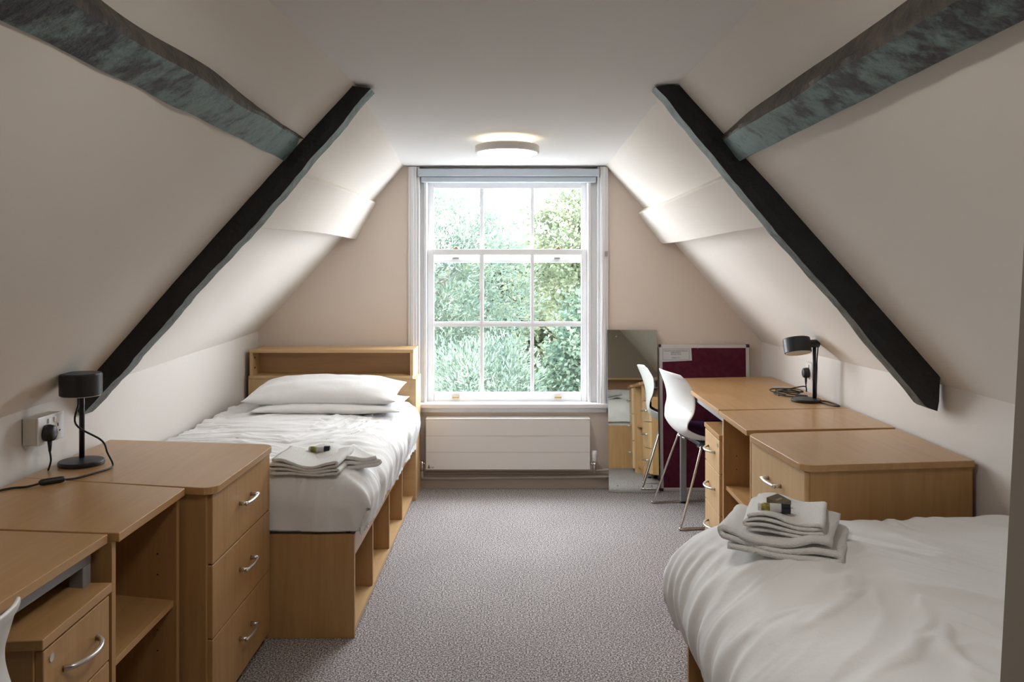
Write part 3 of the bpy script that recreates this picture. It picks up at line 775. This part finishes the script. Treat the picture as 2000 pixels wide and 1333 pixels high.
# ------------------------------------------------------------------ radiator and pipes
rad = thing('radiator', (-.03, 5.0, .13), 'white low flat-fronted radiator on the wall under the window', 'radiator')
RX0, RX1, RY = -.526, .477, 4.975
mb = MB(); mb.box(RX0, RX1, RY, RY+.012, .134, .437); mb.build('front_panel', M['rad'], rad, bevel=.003)
mb = MB(); mb.box(RX0, RX1, RY, 5.055, .437, .447); mb.build('top_grille', M['rad'], rad, bevel=.002)
for x in (RX0, RX1-.006): MB().box(x, x+.006, RY+.012, 5.055, .14, .437).build('side_panel', M['rad'], rad)
mb = MB(); mb.box(RX0+.01, RX1-.01, RY+.02, 5.045, .15, .42); mb.build('convector_core', M['rad_line'], rad)
mb = MB()
for z in (.340, .240): mb.box(RX0+.002, RX1-.002, RY-.0006, RY+.0002, z, z+.0018)
mb.build('panel_groove', M['rad_line'], rad)
def text(body, size, loc, name, m, parent, rotz=0., align='CENTER', extr=.0002):
    cu = bpy.data.curves.new(name, 'FONT'); cu.body = body; cu.size = size; cu.align_x = align; cu.extrude = extr
    tmp = bpy.data.objects.new('tmp', cu); COL.objects.link(tmp)
    me = bpy.data.meshes.new_from_object(tmp.evaluated_get(bpy.context.evaluated_depsgraph_get()))
    bpy.data.objects.remove(tmp)
    me.transform(Matrix.Rotation(PI/2, 4, 'X')); me.transform(Matrix.Rotation(rotz, 4, 'Z'))
    off = Vector((0,0,0)); p = parent
    while p is not None: off += Vector(p.location); p = p.parent
    me.transform(Matrix.Translation(Vector(loc)-off)); me.materials.clear(); me.materials.append(m); me.name = name
    o = bpy.data.objects.new(name, me); COL.objects.link(o); o.parent = parent
    return o
mb = MB(); mb.add([(-.514, RY-.001, .143), (-.501, RY-.001, .143), (-.507, RY-.001, .168)], [(0,1,2)]); mb.build('logo_mark', M['ink'], rad, flip=False)
text('Jaga', .016, (-.499, RY-.001, .146), 'logo_lettering', M['greymetal'], rad, align='LEFT')
mb = MB(); mb.tube([(.480, 5.0, .165), (.500, 5.0, .165)], .008, 10); mb.tube([(.505, 5.0, .125), (.505, 5.0, .175)], .011, 12); mb.build('valve', M['chrome'], rad, smooth=True)
mb = MB(); mb.lathe((.505, 5.0, .178), [(.012, 0), (.017, .006), (.018, .05), (.017, .062), (.013, .068)], 20); mb.build('thermostat_head', M['socket'], rad, smooth=True)
mb = MB(); mb.tube([(-.555, 5.01, .165), (-.524, 5.01, .165)], .008, 10); mb.tube([(-.552, 5.01, .12), (-.552, 5.01, .18)], .012, 12); mb.build('valve', M['chrome'], rad, smooth=True)
pip = thing('heating_pipes', (0, 5.02, .07), 'painted heating pipes along the skirting below the radiator', 'pipes')
mb = MB(); mb.tube(smooth_path([(-.552, 5.01, .12), (-.552, 5.015, .085), (-.53, 5.025, .072), (-.3, 5.028, .071), (.5, 5.028, .078), (1.5, 5.028, .085)], 5), .0085, 10); mb.build('pipe', M['pipe'], pip, smooth=True)
mb = MB(); mb.tube(smooth_path([(.505, 5.0, .128), (.507, 5.012, .116), (.53, 5.024, .118), (.8, 5.026, .128), (1.5, 5.026, .128)], 5), .0075, 10); mb.build('pipe', M['pipe'], pip, smooth=True)

# ------------------------------------------------------------------ mirror and noticeboard
mir = thing('wall_mirror', (.745, 4.97, 0), 'tall frameless mirror leaning on the wall beside the window', 'mirror')
X0, X1 = .588, .892
yb, yt, zt = 4.945, 5.030, .985
yw = -.0075          # its right edge stands a little further out
def mpane(o0, o1): return MB().hexa([(X0, yb+o0, .002), (X1, yb+yw+o0, .002), (X1, yb+yw+o1, .002), (X0, yb+o1, .002)], [(X0, yt+o0, zt), (X1, yt+yw+o0, zt), (X1, yt+yw+o1, zt), (X0, yt+o1, zt)])
mpane(0, .005).build('glass', M['mirror'], mir)
mpane(.0055, .010).build('backing', M['greymetal'], mir)
for x in (.642, .848):
    for z in (.045, .945):
        y = yb+(yt-yb)*(z-.002)/(zt-.002)+yw*(x-X0)/(X1-X0); MB().tube([(x, y-.0012, z), (x, y+.001, z)], .0045, 12).build('screw', M['greymetal'], mir)
nb = thing('noticeboard', (1.18, 5.02, 0), 'maroon felt noticeboard in an aluminium frame behind the far desk', 'noticeboard')
X0, X1, zt = .908, 1.463, .892; y0, y1_ = 4.985, 5.032
def nbx(mb, xa, xb, za, zb, d0, d1):
    def yy(z, d): return y0+(y1_-y0)*z/zt+d
    mb.hexa([(xa, yy(za, d0), za), (xb, yy(za, d0), za), (xb, yy(za, d1), za), (xa, yy(za, d1), za)],
            [(xa, yy(zb, d0), zb), (xb, yy(zb, d0), zb), (xb, yy(zb, d1), zb), (xa, yy(zb, d1), zb)])
mb = MB(); nbx(mb, X0+.01, X1-.01, .01, zt-.01, .003, .014); mb.build('felt_panel', M['felt'], nb)
mb = MB(); nbx(mb, X0, X0+.020, .001, zt, 0, .018); nbx(mb, X1-.020, X1, .001, zt, 0, .018); nbx(mb, X0+.02, X1-.02, zt-.020, zt, 0, .018); nbx(mb, X0+.02, X1-.02, .001, .021, 0, .018)
mb.build('frame', M['alu'], nb, bevel=.002)
for xa, xb, za, zb in ((X0-.002, X0+.018, .0, .018), (X1-.018, X1+.002, .0, .018), (X0-.002, X0+.012, zt-.014, zt+.002), (X1-.018, X1+.003, zt-.016, zt+.003)):
    mb = MB(); nbx(mb, xa, xb, za, zb, -.003, .019); mb.build('corner_cap', M['cap'], nb, bevel=.003)
nt_ = thing('notice_sheet', (1.0, 5.02, .80), 'white printed notice pinned to the top of the maroon noticeboard', 'notice')
def ny(z): return y0+(y1_-y0)*z/zt
mb = MB(); zc = [(.912, .787), (1.110, .796), (1.106, .878), (.912, .874)]
mb.add([(x, ny(z)-.0012, z) for x, z in zc]+[(x, ny(z)+.0, z) for x, z in zc], [(0,1,2,3), (7,6,5,4), (0,4,5,1), (1,5,6,2), (2,6,7,3), (3,7,4,0)]); mb.build('paper', M['paper'], nt_)
mb = MB(); A, Bx, za, zb = .930, 1.092, .799, .866
for xa, xb, z0, z1 in ((A, Bx, za, za+.0012), (A, Bx, zb, zb+.0012), (A, A+.0012, za, zb), (Bx, Bx+.0012, za, zb)): mb.box(xa, xb, ny(z0)-.0022, ny(z0)-.0014, z0, z1)
mb.build('printed_border', M['ink'], nt_)
for i, (s, z) in enumerate((('PLEASE DO NOT REMOVE BOARDS', .852), ('FROM ROOMS', .8415), ('DO NOT AFFIX', .8305), ('THANK YOU', .8095))):
    text(s, .0092, (1.011, ny(z)-.0024, z), 'printed_line', M['ink'], nt_, 0.0, extr=.0001)
tag(MB().lathe((1.146, ny(.868)-.004, .868), [(.002, -.003), (.0045, -.001), (.0045, .002), (.002, .004)], 12).build('drawing_pin', M['red'], smooth=True), 'small red drawing pin stuck in the maroon felt', 'pin')

# ------------------------------------------------------------------ chairs
def chair(cx, cy, rot, label):
    t = thing('desk_chair', (cx, cy, 0), label, 'chair', 'white shell chairs on chrome sled legs')
    R_m = Matrix.Rotation(rot, 3, 'Z'); Cc = Vector((cx, cy, 0))
    def W(x, y, z): return Cc + R_m @ Vector((x, y, z))
    prof = smooth_path([(-.262, 0, .805), (-.246, 0, .765), (-.222, 0, .70), (-.205, 0, .62), (-.205, 0, .54), (-.185, 0, .475), (-.12, 0, .435), (-.02, 0, .425), (.10, 0, .432), (.19, 0, .440), (.225, 0, .425)], 5)
    K = len(prof)-1
    def hw(s):
        pts = [(0, .168), (.06, .188), (.2, .215), (.33, .232), (.45, .198), (.55, .195), (.7, .215), (.85, .215), (.95, .19), (1, .15)]
        for (a, x), (b, y) in zip(pts, pts[1:]):
            if a <= s <= b: q = (s-a)/(b-a); q = q*q*(3-2*q); return x+(y-x)*q
        return .15
    def fn(u, v):
        i = min(int(round(u*K)), K); p = prof[i]; s = i/K; y = (2*v-1); w_ = hw(s); c = abs(y)**2.4
        back = max(0, 1-s/.5); seat = min(1, max(0, (s-.28)/.30)); seat = seat*seat*(3-2*seat)
        x = p.x+.075*c*min(1, back*1.6)*(.62+.38*min(1, s*4)); z = p.z+.045*c*min(seat, 1)*(1-.6*max(0, s-.8)/.2)
        if s < .08: z -= .010*c
        return W(x, y*w_, z)
    mb = MB(); mb.grid(K, 22, fn); mb.build('seat_shell', M['shell'], t, smooth=True, solid=(.007, 0), subd=1)
    def pad(u, v, top=True):
        s = .36+.60*u; i = min(int(round(s*K)), K); p = prof[i]; y = 2*v-1
        e = (max(0, 1-abs(2*u-1)**4)*max(0, 1-abs(y)**4))**.5
        c = abs(y)**2.4*.04
        b = p.x if p.x > -.19 else -.185
        return W(b+(.012 if u < .2 else 0), y*(hw(s)-.012), p.z+c*.9+.006+(.048*e if top else -.001))
    mb = MB(); mb.grid(30, 18, pad); mb.grid(30, 18, lambda u, v: pad(u, v, False)); mb.build('seat_pad', M['purple'], t, smooth=True)
    mb = MB(); c = [W(-.09, -.11, 0), W(.11, -.11, 0), W(.11, .11, 0), W(-.09, .11, 0)]
    mb.hexa([(q.x, q.y, .398) for q in c], [(q.x, q.y, .424) for q in c]); mb.build('underseat_plate', M['underseat'], t, bevel=.008)
    for sg in (-1, 1):
        pts = [(-.10, .10, .404), (-.11, .175, .405), (-.115, .19, .395), (-.235, .245, .03), (-.243, .248, .012), (-.230, .25, .0075), (.0, .25, .0065), (.20, .25, .0075), (.213, .248, .012), (.205, .245, .03), (.095, .19, .395), (.09, .175, .405), (.08, .10, .404)]
        mb = MB(); mb.tube([W(x, sg*y, z) for x, y, z in smooth_path(pts, 3)], .0062, 10); mb.build('leg', M['chrome'], t, smooth=True)
    mb = MB()
    mb.tube([W(.0, -.17, .404), W(.0, .17, .404)], .006, 8); mb.build('cross_bar', M['chrome'], t, smooth=True)
    return t
chair(1.085, 4.50, .12, 'white shell chair with purple seat pushed under the desk by the noticeboard')
chair(-1.045, 1.200, PI-.06, 'white chair back just showing at the picture edge, by the nearer desk')

# ------------------------------------------------------------------ desk lamps, sockets, cables
def desk_lamp(bx, by, bz, ang, label, tilt=0.):
    """ang: the way the shade points from the pole"""
    t = thing('desk_lamp', (bx, by, bz), label, 'desk lamp', 'black drum-shade desk lamps')
    d = Vector((math.cos(ang), math.sin(ang), 0)); B = Vector((bx, by, bz)); P_ = B-d*.042
    MB().lathe((bx, by, bz), [(.066, 0), (.069, .003), (.069, .012), (.066, .015), (.02, .016)], 48).build('base', M['shade'], t, smooth=False, bevel=.001)
    MB().tube([P_+Vector((0,0,.012)), P_+Vector((0,0,.295))], .0085, 18).build('pole', M['shade'], t, smooth=True)
    MB().tube([P_-d*.020+Vector((0,0,.277)), P_+d*.012+Vector((0,0,.277)), P_+d*.05+Vector((0,0,.277))], [.019, .019, .018], 20).build('arm', M['shade'], t, smooth=False)
    c = P_+d*.086
    TM = Matrix.Translation((c.x, c.y, bz+.265)) @ Matrix.Rotation(tilt, 4, d) @ Matrix.Translation((-c.x, -c.y, -bz-.265))
    def tl(mb_): mb_.v = [tuple(TM @ Vector(q)) for q in mb_.v]; return mb_
    mb = MB(); mb.lathe((c.x, c.y, bz+.232), [(.057, .004), (.060, .0), (.0625, .002), (.063, .066), (.060, .071), (.02, .0715)], 56); s = tl(mb).build('shade', M['shade'], t, smooth=False, bevel=.0005)
    tl(MB().lathe((c.x, c.y, bz+.229), [(.03, 0), (.058, .001), (.058, .006)], 48)).build('diffuser', M['opal'], s, smooth=False)
    return P_
pL = desk_lamp(-1.400, 2.650, ZL, -1.12, 'black desk lamp with drum shade beside the double wall socket')
pR = desk_lamp(1.405, 3.895, ZR, PI+.12, 'black upright desk lamp with side-on drum shade on the far desk', .30)
def plug(c, out, label, down=.05):
    """three-pin plug against a socket; out = unit direction away from the wall"""
    t = thing('plug', c, label, 'plug', 'black three-pin plugs'); C = Vector(c); o = Vector(out); s_ = Vector((0,0,1)).cross(o)
    mb = MB(); vs = []
    prof = [(.0, .95), (.012, 1.0), (.026, .88), (.030, .6)]
    for dd, sc_ in prof:
        for j in range(16):
            q = 2*PI*j/16; vs.append(C+o*dd+s_*(.024*sc_*math.cos(q)*(1-.12*math.sin(q)))+Vector((0,0,.027*sc_*math.sin(q))))
    fs = [(i*16+j, i*16+(j+1)%16, (i+1)*16+(j+1)%16, (i+1)*16+j) for i in range(3) for j in range(16)]+[tuple(range(16)), tuple(range(48, 64))]
    mb.add(vs, fs); mb.build('body', M['black'], t, smooth=True)
    a = C+o*.013+Vector((0,0,-.024)); mb = MB(); mb.tube([a, a+Vector((0,0,-.014)), a+Vector((0,0,-.034))], [.0075, .006, .004], 10); mb.build('strain_relief', M['black'], t, smooth=True)
    return a+Vector((0,0,-.034))
def socket(y0, y1, z0, z1, xw, xf, label, name='wall_socket'):
    sg = 1 if xf > xw else -1; t = thing(name, (xw, (y0+y1)/2, z0), label, 'socket', 'white wall sockets')
    mb = MB(); mb.box(min(xw, xf-sg*.006), max(xw, xf-sg*.006), y0+.001, y1-.001, z0+.001, z1-.001); mb.build('back_box', M['box'], t, bevel=.003)
    mb = MB(); mb.box(min(xf-sg*.006, xf), max(xf-sg*.006, xf), y0, y1, z0, z1); fp = mb.build('face_plate', M['socket'], t, bevel=.002)
    dbl = y1-y0 > .11; cs = [y0+(y1-y0)*.27, y0+(y1-y0)*.75] if dbl else [(y0+y1)/2]
    mb = MB()
    for c in cs:
        zc = z0+(z1-z0)*.40
        for dy, dz, hy, hz in ((0, .014, .0025, .005), (-.011, -.006, .004, .0022), (.011, -.006, .004, .0022)): mb.box(min(xf, xf+sg*.0006), max(xf, xf+sg*.0006), c+dy-hy, c+dy+hy, zc+dz-hz, zc+dz+hz)
    mb.build('pin_holes', M['hole'], fp)
    for c in ([cs[0]+.018, cs[-1]-.018] if dbl else [cs[0]]):
        mb = MB(); mb.box(min(xf, xf+sg*.004), max(xf, xf+sg*.004), c-.006, c+.006, z1-.026, z1-.010); mb.build('switch', M['socket'], fp, bevel=.001)
    return t
socket(2.515, 2.66, .797, .884, -1.512, -1.462, 'white double wall socket on a surface box beside the black lamp')
cl = plug((-1.4605, 2.553, .832), (1, 0, 0), 'black plug in the double wall socket behind the shadowed drawers')
socket(4.135, 4.22, .79, .875, 1.5445, 1.520, 'white single wall socket behind the far desk lamp')
cr_ = plug((1.5195, 4.178, .823), (-1, 0, 0), 'black plug in the single wall socket behind the far desk')
# cables belong to their lamps as parts; they lie on the worktops
lampL = [o for o in bpy.data.objects if o.name.startswith('desk_lamp') and o.type == 'EMPTY' and o.location.x < 0][0]
lampR = [o for o in bpy.data.objects if o.name.startswith('desk_lamp') and o.type == 'EMPTY' and o.location.x > 0][0]
zt_ = ZL+.0035
mb = MB(); mb.tube(smooth_path([(pL.x-.012, pL.y+.012, ZL+.262), (pL.x-.016, pL.y+.014, ZL+.20), (pL.x-.004, pL.y-.03, ZL+.13), (-1.345, 2.67, ZL+.075), (-1.31, 2.64, ZL+.04), (-1.282, 2.618, zt_+.006), (-1.275, 2.585, zt_), (-1.292, 2.52, zt_), (-1.315, 2.46, zt_), (-1.335, 2.425, zt_+.004)], 7), .0032, 8)
mb.tube(smooth_path([(-1.378, 2.385, zt_+.004), (-1.405, 2.36, zt_), (-1.44, 2.345, zt_), (-1.463, 2.30, zt_), (-1.462, 2.2, zt_)], 7), .0032, 8)
mb.tube(smooth_path([cl, (cl.x+.001, cl.y+.004, cl.z-.03), (cl.x-.012, cl.y+.012, cl.z-.062)], 6), .003, 8)
mb.build('cable', M['cable'], lampL, smooth=True)
a, b = Vector((-1.332, 2.430, zt_+.006)), Vector((-1.382, 2.380, zt_+.006)); q = (b-a)
mb = MB(); mb.tube([a, a+q*.06, a+q*.2, a+q*.8, a+q*.94, b], [.004, .0085, .0095, .0095, .0085, .004], 14); mb.build('inline_switch', M['black'], lampL, smooth=True)
z_ = ZR+.0035
mb = MB()
mb.tube(smooth_path([(pR.x+.018, pR.y, ZR+.268), (pR.x+.013, pR.y, ZR+.20), (pR.x+.010, pR.y-.004, ZR+.16), (pR.x+.010, pR.y, ZR+.10), (pR.x+.013, pR.y+.01, ZR+.03), (1.468, 3.93, z_), (1.495, 3.88, z_), (1.508, 3.78, z_), (1.500, 3.735, z_), (1.478, 3.745, z_), (1.462, 3.82, z_), (1.452, 3.90, z_), (1.44, 3.975, z_+.002)], 7), .003, 8)
mb.tube(smooth_path([(1.395, 4.01, z_+.002), (1.36, 4.05, z_), (1.33, 4.13, z_), (1.37, 4.20, z_+.004), (1.45, 4.19, z_+.004), (1.475, 4.13, z_+.008), (1.41, 4.10, z_+.01), (1.35, 4.15, z_+.010), (1.38, 4.22, z_+.012), (1.46, 4.20, z_+.014), (1.47, 4.12, z_+.012), (1.40, 4.12, z_+.016), (1.36, 4.17, z_+.010), (1.42, 4.20, z_+.012), (1.50, 4.18, z_+.03), (cr_.x+.002, cr_.y, cr_.z-.04), cr_], 7), .003, 8)
mb.tube(smooth_path([(1.37, 4.08, z_), (1.32, 4.16, z_+.01), (1.345, 4.20, z_+.014), (1.40, 4.16, z_+.02), (1.45, 4.10, z_+.012), (1.40, 4.06, z_+.006), (1.355, 4.09, z_+.016), (1.33, 4.07, z_+.02), (1.32, 4.03, z_+.004)], 7), .003, 8)
mb.build('cable', M['cable'], lampR, smooth=True)
a, b = Vector((1.442, 3.972, z_+.006)), Vector((1.392, 4.012, z_+.006)); q = (b-a)
mb = MB(); mb.tube([a, a+q*.06, a+q*.2, a+q*.8, a+q*.94, b], [.004, .0085, .0095, .0095, .0085, .004], 14); mb.build('inline_switch', M['black'], lampR, smooth=True)
tag(MB().lathe((1.435, 4.36, ZR+.0005), [(.046, 0), (.048, .002), (.044, .004), (.02, .0045)], 40).build('cable_grommet', M['steel'], smooth=False), 'flat round metal cable cover set in the far desktop', 'cable cover')

# ------------------------------------------------------------------ outside: garden and trees
struct(MB().box(-30, 30, 5.6, 60, -6.1, -6.0).build('ground_garden', M['bounce_ground']))
random.seed(4)
def tree(name, x, y, zc, rx, rz, kind, m, label, n=9000, size=.09, seed=1, base=-6.0):
    rnd = random.Random(seed)
    t = thing(name, (x, y, base), label, 'tree', 'garden trees outside the window')
    pts = smooth_path([(x+.3, y+.1, base), (x+.1, y, base+2), (x-.1, y+.1, zc-rz*.2), (x, y, zc+rz*.5)], 5)
    mb = MB(); k = len(pts); mb.tube(pts, [.22*(1-.75*i/k) for i in range(k)], 10)
    for i in range(16):
        q = rnd.uniform(0, 2*PI); h = rnd.uniform(-.6, .7); L = rx*rnd.uniform(.5, .85)*math.sqrt(1-h*h*.8)
        z0 = zc+rz*h*.6; mb.tube(smooth_path([(x, y, z0-.3), (x+L*.5*math.cos(q), y+L*.5*math.sin(q), z0), (x+L*math.cos(q), y+L*math.sin(q), z0+.5)], 4), [.07, .06, .05, .045, .04, .035, .03, .02, .012], 6)
    mb.build('trunk', M['bark'], t, smooth=True)
    mb = MB(); vs = []; fs = []
    nc = n//34
    for c in range(nc):
        while True:
            d = Vector((rnd.gauss(0,1), rnd.gauss(0,1), rnd.gauss(0,1))).normalized()
            if d.y < .35: break
        rr = (rnd.uniform(.72, 1.0) if c % 3 else rnd.uniform(.45, .7))+.16*noise.noise(d*2.2+Vector((seed, 0, 0)))
        C = Vector((x+d.x*rx*rr, y+d.y*rx*rr, zc+d.z*rz*rr)); cr = rnd.uniform(.16, .34)
        for l in range(34):
            dd = Vector((rnd.gauss(0,1), rnd.gauss(0,1), rnd.gauss(0,1))).normalized()
            p = C+dd*cr*rnd.uniform(.2, 1)
            if kind == 'pine':
                ax = (dd+Vector((0,0,.5))+d*.4).normalized(); L = size*1.25*rnd.uniform(.6, 1.1); wd = size*.13
            else:
                ax = Vector((rnd.gauss(0,1), rnd.gauss(0,1), rnd.gauss(-.3,.7))).normalized(); L = size*rnd.uniform(.6, 1.1); wd = L*.36
            sd = ax.cross(Vector((rnd.gauss(0,1), rnd.gauss(0,1), rnd.gauss(0,1)))).normalized()
            o = len(vs); nn = ax.cross(sd)*wd*.3
            vs += [p, p+ax*L*.5+sd*wd+nn, p+ax*L, p+ax*L*.5-sd*wd+nn]
            fs.append((o, o+1, o+2, o+3))
    mb.add(vs, fs); f = mb.build('foliage', m, t, flip=False)
    return t
tree('pine_tree', -1.45, 11.8, .85, 1.7, 1.95, 'pine', M['needles'], 'blue-green pine filling the upper panes on the bed side', 44000, .078, 3)
tree('pine_tree.001', -.35, 9.3, -1.0, 1.0, 1.5, 'pine', M['needles'], 'lower pine in front, behind the lower panes beside the bed', 40000, .068, 8)
tree('broadleaf_tree', 1.5, 9.9, -.15, 1.15, 1.45, 'leaf', M['leaf_b'], 'deep green broadleaf tree behind the lower panes on the mirror side', 36000, .072, 5)
tree('broadleaf_tree.001', 2.0, 14.0, 1.7, 1.9, 1.9, 'leaf', M['leaf_a'], 'yellow-green tree rising behind the upper panes on the mirror side', 28000, .088, 12)
tree('broadleaf_tree.002', .2, 19.0, -1.0, 3.0, 3.2, 'leaf', M['leaf_a'], 'broad yellow-green tree far behind, under the white sky gap', 40000, .18, 21)
tree('broadleaf_tree.003', -6.9, 21.5, 0, 3.2, 3.6, 'leaf', M['leaf_b'], 'tall deep green tree beyond the pine', 12000, .17, 31)
tree('broadleaf_tree.004', 6.9, 22.0, .4, 3.2, 3.4, 'leaf', M['leaf_b'], 'deep green tree beyond the yellow-green one', 12000, .17, 41)
